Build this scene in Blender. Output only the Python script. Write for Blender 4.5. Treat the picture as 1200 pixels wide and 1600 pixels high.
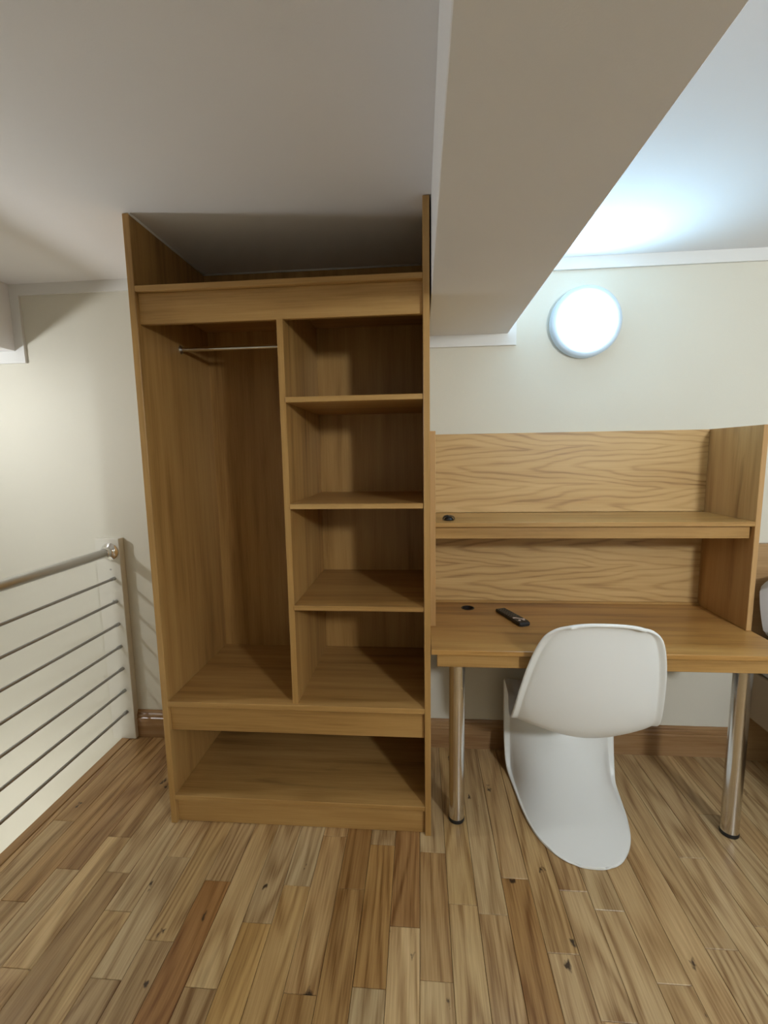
import bpy, bmesh, math, random
from mathutils import Vector, Matrix

scene = bpy.context.scene
for o in list(bpy.data.objects):
    bpy.data.objects.remove(o, do_unlink=True)
COL = scene.collection
random.seed(7)

# ------------------------------------------------------------------ camera
cam_d = bpy.data.cameras.new('camera')
cam = bpy.data.objects.new('camera', cam_d)
COL.objects.link(cam)
cam_d.sensor_fit = 'HORIZONTAL'
cam_d.sensor_width = 36.0
cam_d.lens = 707.72 / 1200.0 * 36.0
cam_d.clip_start = 0.02
RR = ((0.99677678, 0.0787102, -0.01551658),
      (-0.00547684, -0.12619839, -0.9919899),
      (-0.0800379, 0.98887748, -0.12536054))
m = Matrix.Identity(4)
for i in range(3):
    m[i][0] = RR[0][i]
    m[i][1] = -RR[1][i]
    m[i][2] = -RR[2][i]
m[0][3], m[1][3], m[2][3] = 0.0022, -1.5687, 1.4486
cam.matrix_world = m
scene.camera = cam

# ------------------------------------------------------------------ world, exposure
w = bpy.data.worlds.new('world')
scene.world = w
w.use_nodes = True
w.node_tree.nodes['Background'].inputs['Color'].default_value = (0.5, 0.55, 0.6, 1)
w.node_tree.nodes['Background'].inputs['Strength'].default_value = 0.05
vs = scene.view_settings
vs.view_transform = 'Standard'
vs.look = 'None'
vs.exposure = 0.25
vs.gamma = 1.0
vs.use_curve_mapping = False

# light of the three round lamps and one added fill lamp (strength, colour)
LAMP_DESK = (36.0, (0.45, 0.76, 1.0))
LAMP_REAR = (232.0, (0.92, 0.97, 1.0))
LAMP_STAIR = (290.0, (0.95, 0.98, 1.0))
FILL_LOWER = (95.0, (0.97, 0.98, 1.0))  # added out of view to lift the stairwell wall

# ------------------------------------------------------------------ materials
def new_mat(name):
    mt = bpy.data.materials.new(name)
    mt.use_nodes = True
    nt = mt.node_tree
    return mt, nt, nt.nodes['Principled BSDF']


def N(nt, kind, **kw):
    n = nt.nodes.new(kind)
    for k, v in kw.items():
        setattr(n, k, v)
    return n


def math_node(nt, op, a, b=None, c=None, clamp=False):
    n = nt.nodes.new('ShaderNodeMath')
    n.operation = op
    n.use_clamp = clamp
    for i, v in enumerate((a, b, c)):
        if v is None:
            continue
        if isinstance(v, (int, float)):
            n.inputs[i].default_value = v
        else:
            nt.links.new(v, n.inputs[i])
    return n.outputs[0]


def plain(name, col, rough=0.5, metal=0.0, spec=0.5, bump=0.0, bscale=200, coat=0.0, var=0.0):
    mt, nt, b = new_mat(name)
    b.inputs['Base Color'].default_value = (*col, 1)
    b.inputs['Roughness'].default_value = rough
    b.inputs['Metallic'].default_value = metal
    b.inputs['Specular IOR Level'].default_value = spec
    if coat:
        b.inputs['Coat Weight'].default_value = coat
        b.inputs['Coat Roughness'].default_value = 0.1
    tc = N(nt, 'ShaderNodeTexCoord')
    if var:
        n = N(nt, 'ShaderNodeTexNoise')
        n.inputs['Scale'].default_value = 3.0
        n.inputs['Detail'].default_value = 4.0
        nt.links.new(tc.outputs['Object'], n.inputs['Vector'])
        r = N(nt, 'ShaderNodeValToRGB')
        r.color_ramp.elements[0].position = 0.3
        r.color_ramp.elements[1].position = 0.7
        r.color_ramp.elements[0].color = (*[c * (1 - var) for c in col], 1)
        r.color_ramp.elements[1].color = (*[min(1, c * (1 + var)) for c in col], 1)
        nt.links.new(n.outputs['Fac'], r.inputs['Fac'])
        nt.links.new(r.outputs['Color'], b.inputs['Base Color'])
    if bump:
        n = N(nt, 'ShaderNodeTexNoise')
        n.inputs['Scale'].default_value = bscale
        n.inputs['Detail'].default_value = 3.0
        nt.links.new(tc.outputs['Object'], n.inputs['Vector'])
        bp = N(nt, 'ShaderNodeBump')
        bp.inputs['Strength'].default_value = bump
        bp.inputs['Distance'].default_value = 0.002
        nt.links.new(n.outputs['Fac'], bp.inputs['Height'])
        nt.links.new(bp.outputs['Normal'], b.inputs['Normal'])
    return mt


def wood(name, axis, dark, mid, light, rings=0.35, freq=40.0, low=5.0, fib=0.35, rough=0.42,
         tint=False, med=0.9, knots=0.0, stain=0.0, along=0.12, sharp=1.8, cath=0.0):
    """Oak-like wood, grain along the given local axis (0 x, 1 y, 2 z)."""
    mt, nt, b = new_mat(name)
    L = nt.links.new
    tc = N(nt, 'ShaderNodeTexCoord')
    oi = N(nt, 'ShaderNodeObjectInfo')
    off = N(nt, 'ShaderNodeVectorMath', operation='SCALE')
    off.inputs[0].default_value = (13.1, 17.7, 11.3)
    L(oi.outputs['Random'], off.inputs['Scale'])
    add = N(nt, 'ShaderNodeVectorMath', operation='ADD')
    L(tc.outputs['Object'], add.inputs[0])
    L(off.outputs[0], add.inputs[1])

    def mapped(al, ac=1.0):
        mp = N(nt, 'ShaderNodeMapping')
        s = [ac, ac, ac]
        s[axis] = al
        mp.inputs['Scale'].default_value = s
        L(add.outputs[0], mp.inputs['Vector'])
        return mp.outputs[0]

    def noise(vec, scale, detail, dist=0.0):
        n = N(nt, 'ShaderNodeTexNoise')
        n.inputs['Scale'].default_value = scale
        n.inputs['Detail'].default_value = detail
        n.inputs['Distortion'].default_value = dist
        L(vec, n.inputs['Vector'])
        return n.outputs['Fac']

    mv = mapped(along)
    lown = noise(mv, low, 1.5, 0.25)
    phase = math_node(nt, 'MULTIPLY', lown, freq)
    if cath:
        # flat-sawn leaves laid side by side: nested pointed arches along the grain
        sep = N(nt, 'ShaderNodeSeparateXYZ')
        L(add.outputs[0], sep.inputs[0])
        gx, gz = sep.outputs[axis], sep.outputs[2]
        wob = noise(mapped(0.5), 5.0, 2.0)
        gz2 = math_node(nt, 'MULTIPLY_ADD', math_node(nt, 'SUBTRACT', wob, 0.5), 0.07, gz)
        pp = math_node(nt, 'PINGPONG', gz2, cath)
        pw = math_node(nt, 'POWER', pp, 1.35)
        wob2 = noise(mapped(0.25), 9.0, 2.0)
        ph = math_node(nt, 'MULTIPLY', gx, 3.6)
        ph = math_node(nt, 'MULTIPLY_ADD', pw, -freq * 0.62, ph)
        ph = math_node(nt, 'MULTIPLY_ADD', wob2, 2.1, ph)
        phase = math_node(nt, 'MULTIPLY', ph, 6.2832)
    rg = math_node(nt, 'SINE', phase)
    rg = math_node(nt, 'MULTIPLY_ADD', rg, 0.5, 0.5)
    rg = math_node(nt, 'POWER', rg, sharp)
    fb = noise(mapped(0.035), 190.0, 3.0)
    md = noise(mapped(0.05), 26.0, 3.0)
    vr = noise(mapped(0.35), 2.2, 3.0)
    tot = math_node(nt, 'MULTIPLY', math_node(nt, 'SUBTRACT', rg, 0.4), rings)
    tot = math_node(nt, 'MULTIPLY_ADD', math_node(nt, 'SUBTRACT', fb, 0.5), fib * 2, tot)
    tot = math_node(nt, 'MULTIPLY_ADD', math_node(nt, 'SUBTRACT', md, 0.5), med, tot)
    tot = math_node(nt, 'MULTIPLY_ADD', math_node(nt, 'SUBTRACT', vr, 0.5), 0.7, tot)
    tot = math_node(nt, 'SUBTRACT', 0.55, tot, clamp=True)
    ramp = N(nt, 'ShaderNodeValToRGB')
    e = ramp.color_ramp.elements
    e[0].position, e[0].color = 0.08, (*dark, 1)
    e[1].position, e[1].color = 0.92, (*light, 1)
    x = e.new(0.5)
    x.color = (*mid, 1)
    L(tot, ramp.inputs['Fac'])
    colour = ramp.outputs['Color']
    if tint:
        mx = N(nt, 'ShaderNodeMix', data_type='RGBA', blend_type='MULTIPLY')
        mx.inputs['Factor'].default_value = 1.0
        L(colour, mx.inputs['A'])
        L(oi.outputs['Color'], mx.inputs['B'])
        colour = mx.outputs['Result']
    if stain:
        st = noise(mapped(0.12), 16.0, 4.0, 0.6)
        k = N(nt, 'ShaderNodeMapRange')
        k.inputs['From Min'].default_value = 0.60
        k.inputs['From Max'].default_value = 0.74
        k.inputs['To Max'].default_value = stain
        L(st, k.inputs['Value'])
        mx = N(nt, 'ShaderNodeMix', data_type='RGBA', blend_type='MIX')
        L(k.outputs[0], mx.inputs['Factor'])
        L(colour, mx.inputs['A'])
        mx.inputs['B'].default_value = (*[c * 0.55 for c in dark], 1)
        colour = mx.outputs['Result']
    if knots:
        vo = N(nt, 'ShaderNodeTexVoronoi')
        vo.inputs['Scale'].default_value = 9.0
        nz = N(nt, 'ShaderNodeTexNoise')
        nz.inputs['Scale'].default_value = 60.0
        L(mapped(0.6), nz.inputs['Vector'])
        mixv = N(nt, 'ShaderNodeMix', data_type='VECTOR')
        mixv.inputs['Factor'].default_value = 0.03
        L(mapped(0.55), mixv.inputs['A'])
        L(nz.outputs['Color'], mixv.inputs['B'])
        L(mixv.outputs['Result'], vo.inputs['Vector'])
        k = N(nt, 'ShaderNodeMapRange')
        k.inputs['From Min'].default_value = 0.04
        k.inputs['From Max'].default_value = 0.085
        k.inputs['To Min'].default_value = knots
        k.inputs['To Max'].default_value = 0.0
        L(vo.outputs['Distance'], k.inputs['Value'])
        mx = N(nt, 'ShaderNodeMix', data_type='RGBA', blend_type='MIX')
        L(k.outputs[0], mx.inputs['Factor'])
        L(colour, mx.inputs['A'])
        mx.inputs['B'].default_value = (0.035, 0.017, 0.008, 1)
        colour = mx.outputs['Result']
    L(colour, b.inputs['Base Color'])
    b.inputs['Roughness'].default_value = rough
    b.inputs['Specular IOR Level'].default_value = 0.45
    bp = N(nt, 'ShaderNodeBump')
    bp.inputs['Strength'].default_value = 0.12
    bp.inputs['Distance'].default_value = 0.001
    L(fb, bp.inputs['Height'])
    L(bp.outputs['Normal'], b.inputs['Normal'])
    return mt


M = {}
OAK_D, OAK_M, OAK_L = (0.20, 0.092, 0.022), (0.42, 0.235, 0.072), (0.54, 0.33, 0.118)
for ax, nm in enumerate('xyz'):
    M['veneer_' + nm] = wood('oak_veneer_' + nm, ax, OAK_D, OAK_M, OAK_L, rings=0.12, freq=26, fib=0.22, rough=0.4)
M['veneer_stain'] = wood('oak_veneer_knotty', 0, OAK_D, OAK_M, OAK_L, rings=0.15, freq=30, fib=0.25, rough=0.4, stain=0.55)
M['cathedral'] = wood('oak_cathedral_veneer', 0, (0.29, 0.155, 0.052), (0.54, 0.34, 0.132), (0.64, 0.43, 0.19),
                      rings=0.31, freq=120, low=3.6, fib=0.26, rough=0.45, along=0.13, sharp=3.0, cath=0.09)
M['desk_top'] = wood('oak_desk_top', 0, (0.22, 0.10, 0.026), (0.44, 0.232, 0.066), (0.55, 0.32, 0.108),
                     rings=0.2, freq=34, fib=0.3, rough=0.28, stain=0.25)
M['side_knot'] = wood('oak_side_panel', 2, (0.28, 0.135, 0.042), (0.46, 0.265, 0.10), (0.56, 0.345, 0.145),
                      rings=0.3, freq=30, fib=0.2, rough=0.42, stain=0.5)
M['plank'] = wood('oak_floor_plank', 1, (0.235, 0.122, 0.043), (0.46, 0.302, 0.142), (0.62, 0.445, 0.232),
                  rings=0.36, freq=70, low=6.0, fib=0.5, med=0.55, rough=0.36, tint=True, knots=0.95, stain=0.3)
M['skirt'] = wood('oak_skirting', 0, (0.20, 0.10, 0.04), (0.33, 0.19, 0.085), (0.42, 0.26, 0.13), rings=0.15, rough=0.25)
M['nosing'] = wood('oak_nosing', 1, (0.22, 0.11, 0.04), (0.38, 0.22, 0.09), (0.46, 0.28, 0.13), rings=0.12, rough=0.3)
M['headboard'] = wood('oak_headboard', 0, (0.26, 0.14, 0.055), (0.40, 0.245, 0.11), (0.48, 0.31, 0.15), rings=0.25, rough=0.42)
M['sub'] = plain('dark_subfloor', (0.05, 0.026, 0.012), 0.8, var=0.2)
M['wall'] = plain('cream_wall_paint', (0.70, 0.672, 0.575), 0.75, bump=0.15, bscale=260, var=0.012)
M['ceil'] = plain('ceiling_paint', (0.86, 0.855, 0.865), 0.85, bump=0.1, bscale=260, var=0.01)
M['landing'] = plain('pale_landing', (0.6, 0.57, 0.5), 0.7, var=0.05)
M['trim'] = plain('white_trim_paint', (0.76, 0.755, 0.73), 0.5, bump=0.05)
M['white_post'] = plain('white_gloss_paint', (0.72, 0.695, 0.61), 0.5, bump=0.05)
M['chrome'] = plain('chrome', (0.78, 0.77, 0.75), 0.08, metal=1.0)
M['satin'] = plain('satin_chrome', (0.72, 0.70, 0.67), 0.2, metal=1.0)
M['steel'] = plain('brushed_steel', (0.56, 0.56, 0.55), 0.28, metal=1.0)
M['bar'] = plain('grey_steel_bar', (0.40, 0.405, 0.40), 0.35, metal=0.85)
M['black'] = plain('black_rubber', (0.012, 0.012, 0.012), 0.5)
M['plastic'] = plain('white_moulded_plastic', (0.88, 0.90, 0.885), 0.34, spec=0.5, bump=0.02, bscale=90)
M['remote'] = plain('black_remote_plastic', (0.012, 0.013, 0.014), 0.38)
M['button'] = plain('grey_rubber_button', (0.05, 0.055, 0.06), 0.5)
M['silver'] = plain('silver_accent', (0.75, 0.66, 0.62), 0.3, metal=0.3)
M['linen'] = plain('off_white_linen', (0.52, 0.50, 0.485), 0.9, bump=0.3, bscale=400)
M['fabric'] = plain('beige_bed_fabric', (0.35, 0.27, 0.18), 0.9, bump=0.3, bscale=500)
M['amber'] = plain('amber_clip_plastic', (0.07, 0.035, 0.006), 0.3)
M['hole'] = plain('dark_hole', (0.008, 0.006, 0.005), 0.9)
M['grommet'] = plain('dark_grommet', (0.018, 0.012, 0.009), 0.4)
M['screw'] = plain('screw_cap', (0.45, 0.43, 0.40), 0.4)


def emitter(name, strength, col):
    mt, nt, b = new_mat(name)
    b.inputs['Base Color'].default_value = (0.9, 0.9, 0.9, 1)
    b.inputs['Emission Color'].default_value = (*col, 1)
    b.inputs['Emission Strength'].default_value = strength
    return mt


# ------------------------------------------------------------------ helpers
def link(name, me, mat=None, parent=None, smooth=False):
    ob = bpy.data.objects.new(name, me)
    COL.objects.link(ob)
    if mat is not None and not me.materials:
        me.materials.append(mat)
    if parent is not None:
        ob.parent = parent
    if smooth:
        for p in me.polygons:
            p.use_smooth = True
    return ob


def bm_mesh(name, bm):
    me = bpy.data.meshes.new(name)
    bmesh.ops.recalc_face_normals(bm, faces=bm.faces[:])
    for e in bm.edges:
        if len(e.link_faces) == 2 and e.calc_face_angle(0) > math.radians(38):
            e.smooth = False
    bm.to_mesh(me)
    bm.free()
    return me


def add_box(bm, x0, x1, y0, y1, z0, z1):
    vs_ = [bm.verts.new((x, y, z)) for x in (x0, x1) for y in (y0, y1) for z in (z0, z1)]
    f = [(0, 1, 3, 2), (4, 6, 7, 5), (0, 4, 5, 1), (2, 3, 7, 6), (0, 2, 6, 4), (1, 5, 7, 3)]
    return [bm.faces.new([vs_[i] for i in q]) for q in f]


def box(name, x0, x1, y0, y1, z0, z1, mat, parent=None, bev=0.0015, seg=1, at=None):
    """Box from world bounds; `at` = the parent's location, so the mesh is stored locally."""
    bm = bmesh.new()
    ox, oy, oz = at if at is not None else (parent.location if parent is not None and parent.parent is None else (0, 0, 0))
    add_box(bm, x0 - ox, x1 - ox, y0 - oy, y1 - oy, z0 - oz, z1 - oz)
    if bev > 0:
        bmesh.ops.bevel(bm, geom=bm.edges[:], offset=bev, segments=seg, affect='EDGES', profile=0.5)
    return link(name, bm_mesh(name, bm), mat, parent, smooth=False)


def add_tube(bm, p0, p1, r0, r1=None, seg=20, caps=True):
    r1 = r0 if r1 is None else r1
    p0, p1 = Vector(p0), Vector(p1)
    d = (p1 - p0).normalized()
    a = d.orthogonal().normalized()
    b_ = d.cross(a)
    rings = []
    for p, r in ((p0, r0), (p1, r1)):
        rings.append([bm.verts.new(p + (a * math.cos(t) + b_ * math.sin(t)) * r)
                      for t in [2 * math.pi * i / seg for i in range(seg)]])
    for i in range(seg):
        j = (i + 1) % seg
        bm.faces.new((rings[0][i], rings[0][j], rings[1][j], rings[1][i])).smooth = True
    if caps:
        bm.faces.new(rings[0][::-1])
        bm.faces.new(rings[1])


def add_lathe(bm, origin, axis, prof, seg=40):
    """prof = [(radius, distance along axis)]"""
    o, d = Vector(origin), Vector(axis).normalized()
    a = d.orthogonal().normalized()
    b_ = d.cross(a)
    prev = None
    for r, h in prof:
        if r < 1e-5:
            ring = [bm.verts.new(o + d * h)]
        else:
            ring = [bm.verts.new(o + d * h + (a * math.cos(t) + b_ * math.sin(t)) * r)
                    for t in [2 * math.pi * i / seg for i in range(seg)]]
        if prev is not None:
            n = max(len(prev), len(ring))
            for i in range(n):
                j = (i + 1) % n
                q = []
                for ring_, k in ((prev, i), (prev, j), (ring, j), (ring, i)):
                    v = ring_[k % len(ring_)]
                    if v not in q:
                        q.append(v)
                if len(q) >= 3:
                    bm.faces.new(q).smooth = True
        prev = ring


def tube(name, p0, p1, r, mat, parent=None, seg=20, r1=None):
    bm = bmesh.new()
    o = Vector(parent.location) if parent is not None and parent.parent is None else Vector((0, 0, 0))
    add_tube(bm, Vector(p0) - o, Vector(p1) - o, r, r1, seg)
    return link(name, bm_mesh(name, bm), mat, parent)


def lathe(name, origin, axis, prof, mat, parent=None, seg=40):
    bm = bmesh.new()
    o = Vector(parent.location) if parent is not None and parent.parent is None else Vector((0, 0, 0))
    add_lathe(bm, Vector(origin) - o, axis, prof, seg)
    return link(name, bm_mesh(name, bm), mat, parent)


def thing(name, loc, label, cat, group=None, rz=0.0):
    e = bpy.data.objects.new(name, None)
    COL.objects.link(e)
    e.empty_display_size = 0.1
    e.location = loc
    e.rotation_euler = (0, 0, rz)
    e['label'] = label
    e['category'] = cat
    if group:
        e['group'] = group
    return e


def struct(ob, label=None, cat=None):
    ob['kind'] = 'structure'
    if label:
        ob['label'] = label
    if cat:
        ob['category'] = cat
    return ob


def extrude_x(name, prof, x0, x1, mat, parent=None):
    """prof = [(y, z)] closed, extruded along x"""
    bm = bmesh.new()
    a = [bm.verts.new((x0, y, z)) for y, z in prof]
    b_ = [bm.verts.new((x1, y, z)) for y, z in prof]
    n = len(prof)
    for i in range(n):
        j = (i + 1) % n
        bm.faces.new((a[i], a[j], b_[j], b_[i]))
    bm.faces.new(a)
    bm.faces.new(b_[::-1])
    return link(name, bm_mesh(name, bm), mat, parent)


# ------------------------------------------------------------------ dimensions
YB = 0.549            # face of the back wall
YR = -2.50            # rear wall, behind the camera
XLW, XRW = -2.45, 2.90
ZC = 2.272            # ceiling
ZS = 1.969            # underside of the beams
BX0, BX1 = 0.042, 0.390   # beam over the desk
EDGE = -1.513         # edge of the landing floor

# ------------------------------------------------------------------ room shell
struct(box('wall_back', XLW - .1, XRW + .1, YB, YB + .1, -1.5, ZC + .08, M['wall'], bev=0),
       'cream painted back wall behind wardrobe and desk', 'wall')
struct(box('wall_left', XLW - .1, XLW, YR, YB, -1.5, ZC + .08, M['wall'], bev=0),
       'cream wall on the far side of the stairwell', 'wall')
struct(box('wall_right', XRW, XRW + .1, YR, YB, 0, ZC + .08, M['wall'], bev=0),
       'cream wall at the right end of the room', 'wall')
struct(box('wall_rear', XLW - .1, XRW + .1, YR - .1, YR, -1.5, ZC + .08, M['wall'], bev=0),
       'cream wall opposite the wardrobe', 'wall')
struct(box('ceiling', XLW, XRW, YR, YB, ZC, ZC + .08, M['ceil'], bev=0),
       'low white painted ceiling', 'ceiling')
struct(box('ceiling_beam', BX0, BX1, YR, YB, ZS, ZC, M['ceil'], bev=0.002),
       'boxed white ceiling beam running over the desk', 'beam')
struct(box('ceiling_beam', XLW, -1.93, YR, YB, ZS, ZC, M['ceil'], bev=0.002),
       'boxed white ceiling beam over the stairwell', 'beam')
struct(box('floor_landing', XLW, EDGE - .04, YR, YB, -1.5, -1.42, M['landing'], bev=0),
       'lower stair landing below the railing', 'floor')

struct(box('wall_stair', EDGE - .041, EDGE + .06, YR, YB, -1.5, -0.205, M['wall'], bev=0),
       'cream wall of the stairwell below the loft floor', 'wall')
# floor with its planks
floor = struct(box('floor', EDGE, XRW, YR, YB, -0.20, -0.014, M['sub'], bev=0),
               'oak plank floor of the loft room', 'floor')
struct(box('trim_1', EDGE - .046, EDGE - .002, YR, YB, -0.06, 0.003, M['nosing'], bev=0.003, seg=2),
       'oak nosing strip along the floor edge under the railing', 'trim')
struct(box('trim_2', EDGE - .040, EDGE - .001, YR, YB, -0.20, -0.061, M['trim'], bev=0.001),
       'white fascia board below the floor edge', 'trim')

PW = 0.0926
PX = -0.0065
# joints seen in the photograph: row -> y of the end joints
J = {-14: [-.220], -12: [-.221], -11: [-.352, .10], -13: [-.529], -10: [-.537, -.147], -8: [-.229], -7: [-.540],
     -6: [-.359], -5: [-.229], -4: [-.022, -.536], -3: [-.229], -2: [-.049], -1: [-.341, .04], 0: [-.070, -.481],
     1: [-.259], 3: [-.156], 4: [-.386], 5: [-.541], 6: [-.248], 7: [-.445], 9: [-.344], 10: [-.035], 11: [-.269],
     12: [.174], 2: [-.75], 8: [.21, -.80], 13: [-.12], 14: [.30, -.5]}
# tints of planks that stand out: (row, y inside the plank) -> multiplier
T = {(-8, -.4): (.68, .50, .34), (-3, -.1): (.66, .52, .36), (-2, -.3): (.80, .66, .46), (-1, -.2): (.72, .58, .45),
     (-1, -.5): (1.16, 1.16, 1.14), (0, -.3): (.84, .76, .66), (0, -.6): (1.05, 1.06, 1.05), (-4, -.3): (1.04, .98, .88),
     (-3, -.5): (.86, .74, .56), (-7, -.4): (1.04, 1.02, .95), (-5, -.5): (.92, .84, .68), (-6, -.6): (.86, .74, .52),
     (3, -.4): (.76, .64, .48), (4, -.2): (1.0, .98, .90), (1, -.1): (1.02, 1.02, .92), (1, -.5): (1.04, 1.03, .96),
     (-4, -.7): (.72, .60, .44), (-11, -.5): (1.02, 1.0, .92), (-13, -.2): (1.08, 1.06, 1.0), (-14, -.1): (.70, .60, .52),
     (-12, -.4): (.72, .66, .58), (-9, -.3): (.98, .95, .86), (-15, -.1): (.80, .70, .58), (-16, 0): (.86, .78, .68)}
rp = random.Random(21)


def plank_mesh(wd, ln):
    bm = bmesh.new()
    c = 0.0012
    h = 0.014
    zs = ((-h, 0), (-c, 0), (0, c))
    rings = []
    for z, i in zs:
        rings.append([bm.verts.new(p) for p in ((-wd / 2 + i, -ln / 2 + i, z), (wd / 2 - i, -ln / 2 + i, z),
                                                (wd / 2 - i, ln / 2 - i, z), (-wd / 2 + i, ln / 2 - i, z))])
    for a, b_ in zip(rings, rings[1:]):
        for i in range(4):
            j = (i + 1) % 4
            bm.faces.new((a[i], a[j], b_[j], b_[i]))
    bm.faces.new(rings[-1])
    return bm_mesh('floor_plank', bm)


row = -17
while PX + row * PW < XRW - 0.01:
    x0 = max(PX + row * PW, EDGE)
    x1 = min(PX + (row + 1) * PW, XRW)
    if x1 - x0 > 0.012:
        js = sorted(J.get(row, [rp.uniform(-.9, -.3)]), reverse=True)
        cuts = [YB - 0.001]
        if YB - js[0] > 0.95:
            cuts.append(js[0] + rp.uniform(.35, .6))
        cuts += js
        while cuts[-1] > YR + 0.9:
            cuts.append(cuts[-1] - rp.uniform(.42, .95))
        cuts.append(YR)
        for a, b_ in zip(cuts, cuts[1:]):
            tone = rp.gauss(0.95, 0.06)
            warm = rp.gauss(0, 0.04)
            col = (tone * (1 + warm * .2), tone * (1 - warm * .6), tone * (1 - warm * 1.6))
            for (r, yy), tt in T.items():
                if r == row and b_ < yy < a:
                    col = tt
            g = 0.0011
            po = link('floor_plank', plank_mesh(x1 - x0 - g, a - b_ - g), M['plank'], floor)
            po.location = ((x0 + x1) / 2, (a + b_) / 2, 0)
            po.color = (*col, 1)
    row += 1


# skirting: moulded oak profile
def skirting(name, x0, x1, label):
    y = YB
    prof = [(y, 0.0005), (y - .018, 0.0005), (y - .018, .098), (y - .0195, .101), (y - .0195, .106), (y - .015, .110),
            (y - .0165, .118), (y - .0150, .126), (y - .010, .131), (y - .0095, .136), (y - .006, .141), (y - .004, .146), (y, .146)]
    struct(extrude_x(name, prof, x0, x1, M['skirt']), label, 'skirting')


skirting('baseboard_left', EDGE + 0.034, -0.9985, 'short moulded oak skirting between railing post and wardrobe')
skirting('baseboard_right', 0.0372, 1.468, 'moulded oak skirting on the wall under the desk')

# flat white band that follows the ceiling line on the back wall
TB, TH = 0.012, 0.050


def band(name, rects, label):
    bm = bmesh.new()
    for x0, x1, z0, z1 in rects:
        add_box(bm, x0, x1, YB - TB, YB, z0, z1)
    struct(link(name, bm_mesh(name, bm), M['trim']), label, 'trim')


band('trim_3', [(XLW, -1.93 + .046, ZS - .056, ZS), (-1.93, -1.884, ZS, ZC - TH), (-1.93, -0.9985, ZC - TH, ZC)],
     'flat white trim band stepping round the beam left of the wardrobe')
band('trim_4', [(0.0372, BX1 + .036, ZS - TH, ZS), (BX1, BX1 + .036, ZS, ZC - TH), (BX1, XRW, ZC - TH, ZC)],
     'flat white trim band stepping round the beam above the desk')
# thin white bead where the wardrobe meets the ceiling
bm = bmesh.new()
add_tube(bm, (-.9735, 0.001, ZC - .001), (-.9735, .537, ZC - .001), .005, seg=8)
add_tube(bm, (-.9735, .537, ZC - .001), (.012, .537, ZC - .001), .005, seg=8)
struct(link('trim_5', bm_mesh('trim_5', bm), M['trim']), 'thin white bead between wardrobe and ceiling', 'trim')

# ------------------------------------------------------------------ wardrobe
XL0, XL1, XD0, XD1, XR0, XR1 = -.9975, -.9735, -.4845, -.4630, .0140, .0362
W = thing('wardrobe', ((XL0 + XR1) / 2, 0.27, 0), 'tall open oak wardrobe with hanging space and shelves', 'wardrobe')
box('side_panel', XL0, XL1, 0, YB - .001, 0, ZC - .0015, M['veneer_z'], W)
box('side_panel', XR0, XR1, 0, YB - .001, 0, ZC - .0015, M['veneer_z'], W)
box('back_panel', XL1, XR0, .538, YB - .001, .02, ZC - .0015, M['veneer_z'], W, bev=0)
box('top_shelf', XL1, XR0, .0, .538, 2.0188, 2.0386, M['veneer_x'], W)
box('fascia', XL1, XR0, .018, .036, 1.914, 2.0188, M['veneer_stain'], W)
bm = bmesh.new()
wx, wy, wz = W.location
add_box(bm, XD0 - wx, XD1 - wx, .013 - wy, .538 - wy, .5171 - wz, 1.9138 - wz)
add_box(bm, XD0 - wx, XD1 - wx, .036 - wy, .538 - wy, 1.9138 - wz, 2.0188 - wz)
link('divider', bm_mesh('divider', bm), M['veneer_z'], W)
for z in (1.6524, 1.2787, .9038):
    box('shelf', XD1, XR0, .006, .538, z - .0185, z, M['veneer_x'], W)
box('base_shelf', XL1, XR0, 0, .538, .496, .5171, M['veneer_x'], W)
box('apron', XL1, XR0, .016, .034, .392, .496, M['veneer_x'], W)
box('floor_shelf', XL1, XR0, 0, .538, .102, .1217, M['veneer_stain'], W)
box('plinth', XL1, XR0, .016, .034, .0, .102, M['veneer_x'], W)
rod = tube('hanging_rail', (XL1, .285, 1.888), (XD0, .285, 1.888), .0085, M['chrome'], W)
for xa, xb in ((XL1, XL1 + .008), (XD0 - .008, XD0)):
    bm = bmesh.new()
    o = W.location
    add_lathe(bm, Vector((xa, .285, 1.888)) - o, (1, 0, 0), [(0, 0), (.017, 0), (.017, .003), (.012, .008), (0, .008)], 24)
    link('rail_bracket', bm_mesh('rail_bracket', bm), M['steel'], rod)

# ------------------------------------------------------------------ desk with hutch
D = thing('desk', (0.66, 0.26, 0), 'oak desk with raised shelf unit and chrome legs', 'desk')
HL0, HL1, HR0, HR1 = .0400, .0625, 1.2575, 1.2770
ZD, HF, HB = .750, .219, .531
# table top with a round cable hole
bm = bmesh.new()
ox, oy, oz = D.location
add_box(bm, .0385 - ox, HR1 - ox, -.009 - oy, YB - .001 - oy, .7315 - oz, ZD - oz)
bmesh.ops.bevel(bm, geom=bm.edges[:], offset=.002, segments=2, affect='EDGES', profile=.5)
top = link('desktop', bm_mesh('desktop', bm), M['desk_top'], D)
bm = bmesh.new()
add_tube(bm, (.215 - ox, .447 - oy, .70 - oz), (.215 - ox, .447 - oy, .80 - oz), .027, seg=32)
cut = link('hole_cutter', bm_mesh('hole_cutter', bm), M['hole'], D)
md = top.modifiers.new('hole', 'BOOLEAN')
md.operation = 'DIFFERENCE'
md.object = cut
bpy.context.view_layer.update()
dg = bpy.context.evaluated_depsgraph_get()
me2 = bpy.data.meshes.new_from_object(top.evaluated_get(dg))
top.modifiers.clear()
top.data = me2
bpy.data.objects.remove(cut, do_unlink=True)
bm = bmesh.new()
add_lathe(bm, (.215 - ox, .447 - oy, ZD - oz), (0, 0, 1),
          [(.0245, -.0185), (.0268, -.0185), (.0268, .0004), (.0300, .0006), (.0302, .0016), (.0255, .0022), (.0245, .0010), (.0245, -.0185)], 32)
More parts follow.
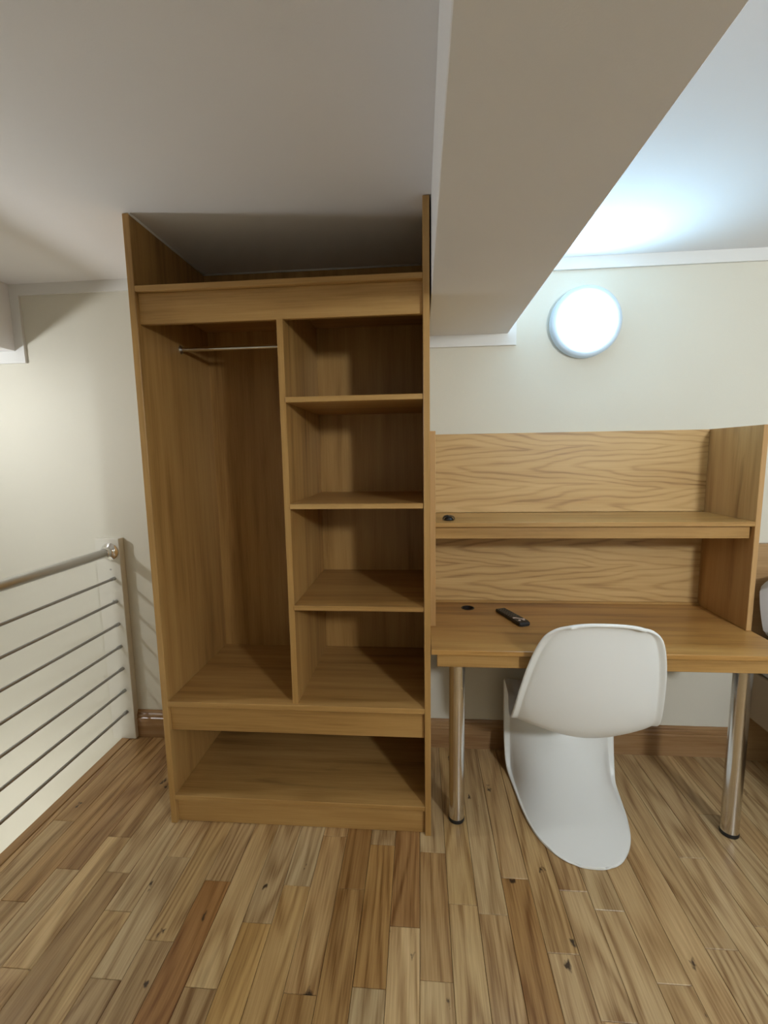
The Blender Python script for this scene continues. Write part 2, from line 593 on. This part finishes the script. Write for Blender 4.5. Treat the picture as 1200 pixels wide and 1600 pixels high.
gr = link('cable_grommet', bm_mesh('cable_grommet', bm), M['grommet'], top)
lathe('grommet_cup', (.215 - ox, .447 - oy, ZD - oz), (0, 0, 1), [(.0245, -.03), (.0245, -.012), (0, -.012)], M['hole'], top, 32)
box('apron', .060, 1.262, .012, .031, .677, .7315, M['veneer_x'], D)
box('side_panel', HL0, HL1, HF, YB - .001, ZD, 1.537, M['side_knot'], D)
box('side_panel', HR0, HR1, HF, YB - .001, ZD, 1.537, M['side_knot'], D)
box('back_panel', HL1, HR0, HB, YB - .001, 1.178, 1.5362, M['cathedral'], D)
box('back_panel', HL1, HR0, HB, YB - .001, ZD, 1.160, M['cathedral'], D)
box('shelf', HL1, HR0, HF, HB, 1.1590, 1.1772, M['veneer_x'], D)
box('shelf_apron', HL1, HR0 - .004, HF + .019, HF + .037, 1.110, 1.159, M['veneer_x'], D)
box('back_batten', HL1, HR0, HB - .010, HB, ZD, .762, M['veneer_x'], D)
for lx, ly in ((.139, .091), (1.166, .085)):
    bm = bmesh.new()
    add_lathe(bm, (lx - ox, ly - oy, 0), (0, 0, 1),
              [(0, .012), (.0300, .012), (.0300, .7295), (0, .7295)], 40)
    lg = link('leg', bm_mesh('leg', bm), M['satin'], D)
    lathe('leg_foot', (lx - ox, ly - oy, 0), (0, 0, 1), [(0, 0.0), (.0295, 0.0), (.0315, .003), (.0315, .011), (.0300, .016)], M['black'], lg)
    lathe('mounting_plate', (lx - ox, ly - oy, 0), (0, 0, 1), [(.030, .722), (.046, .724), (.046, .731), (0, .731)], M['steel'], lg)

# ------------------------------------------------------------------ chair
C = thing('cantilever_chair', (0.602, 0.0, 0.0), 'white moulded plastic S-shaped chair pushed under the desk', 'chair', rz=math.radians(-3))
# station: centre (y, z), inner half width, edge offset (dy, dz), lip width, lip (dy, dz)
ST = [
    ((-.143, .901), .094, (.002, -.010), .018, (.000, -.003), 2.4),
    ((-.131, .898), .112, (.005, -.012), .020, (.000, -.004), 2.4),
    ((-.119, .882), .138, (.011, -.013), .022, (-.003, -.003), 2.4),
    ((-.109, .846), .163, (.021, -.010), .024, (-.006, .000), 2.4),
    ((-.096, .784), .186, (.034, -.008), .024, (-.008, .000), 2.2),
    ((-.079, .702), .207, (.050, -.014), .024, (-.008, .000), 2.0),
    ((-.059, .612), .225, (.070, -.034), .024, (-.006, .000), 2.0),
    ((-.036, .528), .237, (.086, -.046), .024, (-.004, .000), 1.9),
    ((-.004, .448), .241, (.092, -.010), .024, (.000, .000), 1.8),
    ((.050, .396), .237, (.105, .044), .024, (.000, .000), 1.8),
    ((.135, .388), .230, (.080, .066), .024, (.000, .000), 2.0),
    ((.230, .398), .227, (.045, .052), .024, (.000, -.002), 2.2),
    ((.320, .416), .223, (.020, .028), .026, (.000, -.002), 2.4),
    ((.385, .424), .218, (.012, .006), .028, (.004, -.002), 2.6),
    ((.420, .406), .214, (.012, -.010), .030, (.004, .000), 2.6),
    ((.424, .366), .212, (.014, -.022), .031, (.002, .000), 2.6),
    ((.404, .300), .212, (.026, -.050), .031, (.000, .000), 2.6),
    ((.362, .222), .212, (.050, -.085), .030, (.000, .000), 2.6),
    ((.300, .148), .212, (.078, -.105), .026, (.000, .000), 2.6),
    ((.220, .090), .208, (.110, -.082), .020, (.000, .000), 2.6),
    ((.130, .050), .202, (.110, -.043), .014, (.000, .000), 2.6),
    ((.040, .026), .192, (.095, -.019), .010, (.000, .000), 2.6),
    ((-.035, .014), .172, (.072, -.007), .006, (.000, .000), 2.6),
    ((-.080, .009), .138, (.048, -.002), .004, (.000, .000), 2.6),
    ((-.102, .007), .092, (.022, .000), .002, (.000, .000), 2.4),
    ((-.108, .007), .040, (.004, .000), .001, (.000, .000), 2.0),
]


def cr(a, b_, c_, d_, t):
    return 0.5 * ((2 * b_) + (-a + c_) * t + (2 * a - 5 * b_ + 4 * c_ - d_) * t * t + (-a + 3 * b_ - 3 * c_ + d_) * t ** 3)


flat = [(s[0][0], s[0][1], s[1], s[2][0], s[2][1], s[3], s[4][0], s[4][1], s[5]) for s in ST]
rows = []
SUB = 4
for i in range(len(flat) - 1):
    q = [flat[max(i - 1, 0)], flat[i], flat[i + 1], flat[min(i + 2, len(flat) - 1)]]
    for k in range(SUB):
        rows.append(tuple(cr(q[0][n], q[1][n], q[2][n], q[3][n], k / SUB) for n in range(9)))
rows.append(flat[-1])
VS = [-1, -.96, -.92, -.88, -.82, -.74, -.64, -.52, -.38, -.2, 0]
VS = VS + [-v for v in VS[-2::-1]]
bm = bmesh.new()
grid = []
for (cy, cz, wi, ey, ez, lp, ly, lz, nn) in rows:
    r = []
    for v in VS:
        a = abs(v)
        s = -1 if v < 0 else 1
        if a <= .88:
            t = a / .88
            x = wi * (0.6 * t + 0.4 * math.sin(t * math.pi / 2))
            k = t ** nn
            y, z = cy + ey * k, cz + ez * k
        else:
            t = (a - .88) / .12
            x = wi + lp * t
            y, z = cy + ey + ly * t, cz + ez + lz * t
        r.append(bm.verts.new((s * x, y, max(z, .006))))
    grid.append(r)
for a, b_ in zip(grid, grid[1:]):
    for i in range(len(VS) - 1):
        bm.faces.new((a[i], a[i + 1], b_[i + 1], b_[i])).smooth = True
shell = link('shell', bm_mesh('shell', bm), M['plastic'], C, smooth=True)
so = shell.modifiers.new('thickness', 'SOLIDIFY')
so.thickness = 0.010
so.offset = 0.0
sb = shell.modifiers.new('smooth', 'SUBSURF')
sb.levels = 1
sb.render_levels = 1

# ------------------------------------------------------------------ railing over the stairwell
RX = -1.527
R_ = thing('stair_railing', (RX, -0.95, 0), 'metal stair railing with thick handrail and seven thin bars', 'railing')
YE0, YE1 = -2.35, .511
box('end_board', RX - .075, RX + .050, .511, YB, .003, 1.060, M['white_post'], R_, bev=.002)
box('end_board', RX - .075, RX + .050, YE0 - .038, YE0, .003, 1.060, M['white_post'], R_, bev=.002)
hr = tube('handrail', (RX, YE0, .995), (RX, YE1, .995), .0215, M['steel'], R_, seg=32)
for ye, sgn in ((YE1, -1), (YE0, 1)):
    bm = bmesh.new()
    o = R_.location
    add_lathe(bm, Vector((RX, ye, .995)) - o, (0, sgn, 0),
              [(0, 0), (.043, 0), (.044, .004), (.040, .010), (.029, .016), (.0255, .020), (.0255, .040), (.0235, .043), (.0215, .043)], 40)
    link('wall_flange', bm_mesh('wall_flange', bm), M['chrome'], hr)
for k in range(7):
    z = .860 - k * (.860 - .152) / 6
    bx = RX + .031 - .005 * k
    bx = RX + .012
    rb = tube('rail_bar', (bx, YE0, z), (bx, YE1, z), .0066, M['bar'], R_, seg=14)
    for ya, yb in ((YE1 - .024, YE1), (YE0, YE0 + .024)):
        bm = bmesh.new()
        o = R_.location
        add_tube(bm, Vector((bx, ya, z)) - o, Vector((bx, yb, z)) - o, .0090, seg=14)
        link('bar_socket', bm_mesh('bar_socket', bm), M['bar'], rb)
for z in (.905, .745):
    tube('screw_cap', (RX - .004, .511, z), (RX - .004, .5095, z), .0045, M['screw'], R_, seg=12)


# ------------------------------------------------------------------ round wall lamps
def lamp(loc, axis, spec, label, k=1.0):
    L_ = thing('wall_lamp', loc, label, 'lamp', 'round wall lamps')
    rim = plain('white_lamp_housing', (0.52, 0.58, 0.64), 0.4)
    rb_ = rim.node_tree.nodes['Principled BSDF']      # opal plastic ring that glows faintly
    rb_.inputs['Emission Color'].default_value = (*spec[1], 1)
    rb_.inputs['Emission Strength'].default_value = 0.12
    pr = [(0, 0), (.144, 0), (.148, .005), (.148, .030), (.146, .037), (.142, .040), (.121, .040), (.119, .032), (0, .032)]
    lathe('housing', loc, axis, [(r * k, h * k) for r, h in pr], rim, L_, 56)
    em = emitter('lamp_glow', spec[0], spec[1])
    prof = [(.1185 * math.cos(t) ** .8, .0405 + .026 * math.sin(t)) for t in [math.pi / 2 * i / 6 for i in range(6)]] + [(0, .0665)]
    lathe('diffuser', loc, axis, [(r * k, h * k) for r, h in prof], em, L_, 56)
    return L_


lamp((.714, YB, 2.001), (0, -1, 0), LAMP_DESK, 'round glowing wall lamp above the desk')
lamp((1.55, YR, 2.0), (0, 1, 0), LAMP_REAR, 'round wall lamp on the wall opposite the desk')
lamp((XLW, -0.18, 1.70), (1, 0, 0), LAMP_STAIR, 'small round wall lamp over the stairwell', 0.45)
lamp((EDGE - .041, -0.60, -0.80), (-1, 0, 0), FILL_LOWER, 'unseen round fill lamp added low in the stairwell')  # added fill, brightens the wall behind the railing from below the floor

# ------------------------------------------------------------------ remote control on the desk
RC = thing('remote_control', (.388, .322, ZD), 'black remote control lying on the desk', 'remote', rz=math.radians(21))
bm = bmesh.new()
sec = []
for yy, hw, hh in ((-.098, .018, .010), (-.094, .0235, .0155), (-.080, .0255, .0175), (-.03, .0245, .0165), (.05, .0235, .015), (.094, .0225, .0135), (.100, .020, .010)):
    ring = [(-hw, .003), (-hw * .86, .0005), (hw * .86, .0005), (hw, .003), (hw, hh - .003), (hw * .9, hh), (-hw * .9, hh), (-hw, hh - .003)]
    sec.append([bm.verts.new((x, yy, z)) for x, z in ring])
for a, b_ in zip(sec, sec[1:]):
    for i in range(8):
        j = (i + 1) % 8
        bm.faces.new((a[i], a[j], b_[j], b_[i]))
bm.faces.new(sec[0])
bm.faces.new(sec[-1][::-1])
link('body', bm_mesh('body', bm), M['remote'], RC)
# curved silver accent near the front end
bm = bmesh.new()
pts = []
for i in range(13):
    t = i / 12
    x = -.0205 + .041 * t
    yc = -.050 - .010 * math.sin((t - .5) * math.pi) + .004 * math.sin(t * math.pi * 2)
    pts.append([bm.verts.new((x, yc - .004, .0171)), bm.verts.new((x, yc + .004, .0171)),
                bm.verts.new((x, yc + .004, .0184)), bm.verts.new((x, yc - .004, .0184))])
for a, b_ in zip(pts, pts[1:]):
    for i in range(4):
        j = (i + 1) % 4
        bm.faces.new((a[i], a[j], b_[j], b_[i]))
bm.faces.new(pts[0])
bm.faces.new(pts[-1][::-1])
link('silver_accent', bm_mesh('silver_accent', bm), M['silver'], RC)
bm = bmesh.new()
add_lathe(bm, (0, 0, 0), (0, 0, 1), [(.0032, 0), (.0032, .0012), (.0026, .0018), (0, .0018)], 12)
bme = bm_mesh('button', bm)
bme.materials.append(M['button'])
for r in range(7):
    for c in range(3):
        y = -.022 + r * .0165
        ob = link('button', bme, None, RC)
        ob.location = ((c - 1) * .0135, y, .0166 - .0016 * (r / 6) * 1.2)
bm = bmesh.new()
add_lathe(bm, (0, 0, 0), (0, 0, 1), [(.0052, 0), (.0052, .0015), (.004, .0024), (0, .0026)], 16)
bme = bm_mesh('round_button', bm)
bme.materials.append(M['silver'])
for x in (-.010, .010):
    ob = link('round_button', bme, None, RC)
    ob.location = (x, -.071, .0170)

# ------------------------------------------------------------------ small hair clip on the shelf
H = thing('hair_clip', (.118, .285, 1.1772), 'small dark amber hair clip on the desk shelf', 'hair clip')
for sgn in (-1, 1):
    bm = bmesh.new()
    secs = []
    for i in range(7):
        t = i / 6
        ang = t * math.pi * .62
        x = sgn * (.002 + .017 * math.sin(ang))
        z = .003 + .011 * math.cos(ang * .92)
        z = max(z, .0026)
        hw = .009 - .004 * t
        secs.append([bm.verts.new((x, -hw, z - .0022)), bm.verts.new((x, hw, z - .0022)), bm.verts.new((x, hw, z + .0028)), bm.verts.new((x, -hw, z + .0028))])
    for a, b_ in zip(secs, secs[1:]):
        for i in range(4):
            j = (i + 1) % 4
            bm.faces.new((a[i], a[j], b_[j], b_[i]))
    bm.faces.new(secs[0])
    bm.faces.new(secs[-1][::-1])
    # teeth
    for yy in (-.004, .0, .004):
        add_tube(bm, (sgn * .017, yy, .006), (sgn * .013, yy, .0006), .0011, .0006, seg=6)
    link('clip_jaw', bm_mesh('clip_jaw', bm), M['amber'] if sgn > 0 else M['remote'], H)
lathe('clip_body', (H.location.x, H.location.y, H.location.z), (0, 0, 1), [(0, .0006), (.011, .0006), (.0145, .003), (.012, .008), (.005, .0125), (0, .013)], M['remote'], H, 16)
bm = bmesh.new()
add_tube(bm, (0, -.006, .0125), (0, .006, .0125), .0032, seg=12)
link('hinge_spring', bm_mesh('hinge_spring', bm), M['button'], H)
H.scale = (1.3, 1.3, 1.35)

# ------------------------------------------------------------------ bed at the right
B = thing('bed', (1.95, -0.40, 0), 'bed with oak headboard standing right of the desk', 'bed')
box('headboard', 1.470, 2.42, .516, YB - .001, .0, 1.032, M['headboard'], B)
box('base', 1.500, 2.39, -1.35, .512, .222, .45, M['fabric'], B, bev=.012, seg=3)
box('mattress', 1.490, 2.40, -1.36, .512, .452, .596, M['linen'], B, bev=.035, seg=4)
for x in (1.53, 2.36):
    for y in (-1.30, -.20):
        bm = bmesh.new()
        o = B.location
        add_lathe(bm, Vector((x, y, 0)) - Vector(o), (0, 0, 1), [(0, 0), (.018, 0), (.024, .225), (0, .225)], 20)
        link('leg', bm_mesh('leg', bm), M['nosing'], B)
# pillow: puffed, leaning on the headboard
bm = bmesh.new()
nx, nz = 22, 16
top_v = {}
for side in (0, 1):
    for i in range(nx + 1):
        for j in range(nz + 1):
            u, v = i / nx * 2 - 1, j / nz * 2 - 1
            px = .34 * u * (1 - .05 * v * v)
            pz = .17 * v * (1 - .06 * u * u)
            cr_ = min(1, (abs(u) ** 6 + abs(v) ** 6))
            th = .075 * max(0, (1 - u ** 4)) ** .5 * max(0, (1 - v ** 4)) ** .5
            # round the corners
            k = max(0, abs(u) + abs(v) - 1.5)
            px *= 1 - .28 * k
            pz *= 1 - .28 * k
            edge = i in (0, nx) or j in (0, nz)
            if side == 1 and edge:
                top_v[(1, i, j)] = top_v[(0, i, j)]
            else:
                top_v[(side, i, j)] = bm.verts.new((px, th * (1 if side else -1), pz))
for side in (0, 1):
    for i in range(nx):
        for j in range(nz):
            bm.faces.new([top_v[(side, *q)] for q in ((i, j), (i + 1, j), (i + 1, j + 1), (i, j + 1))]).smooth = True
PL = link('pillow', bm_mesh('pillow', bm), M['linen'])
PL.location = (1.760, .380, .775)
PL.rotation_euler = (math.radians(-14), 0, 0)
PL['label'] = 'off-white pillow propped against the headboard'
PL['category'] = 'pillow'
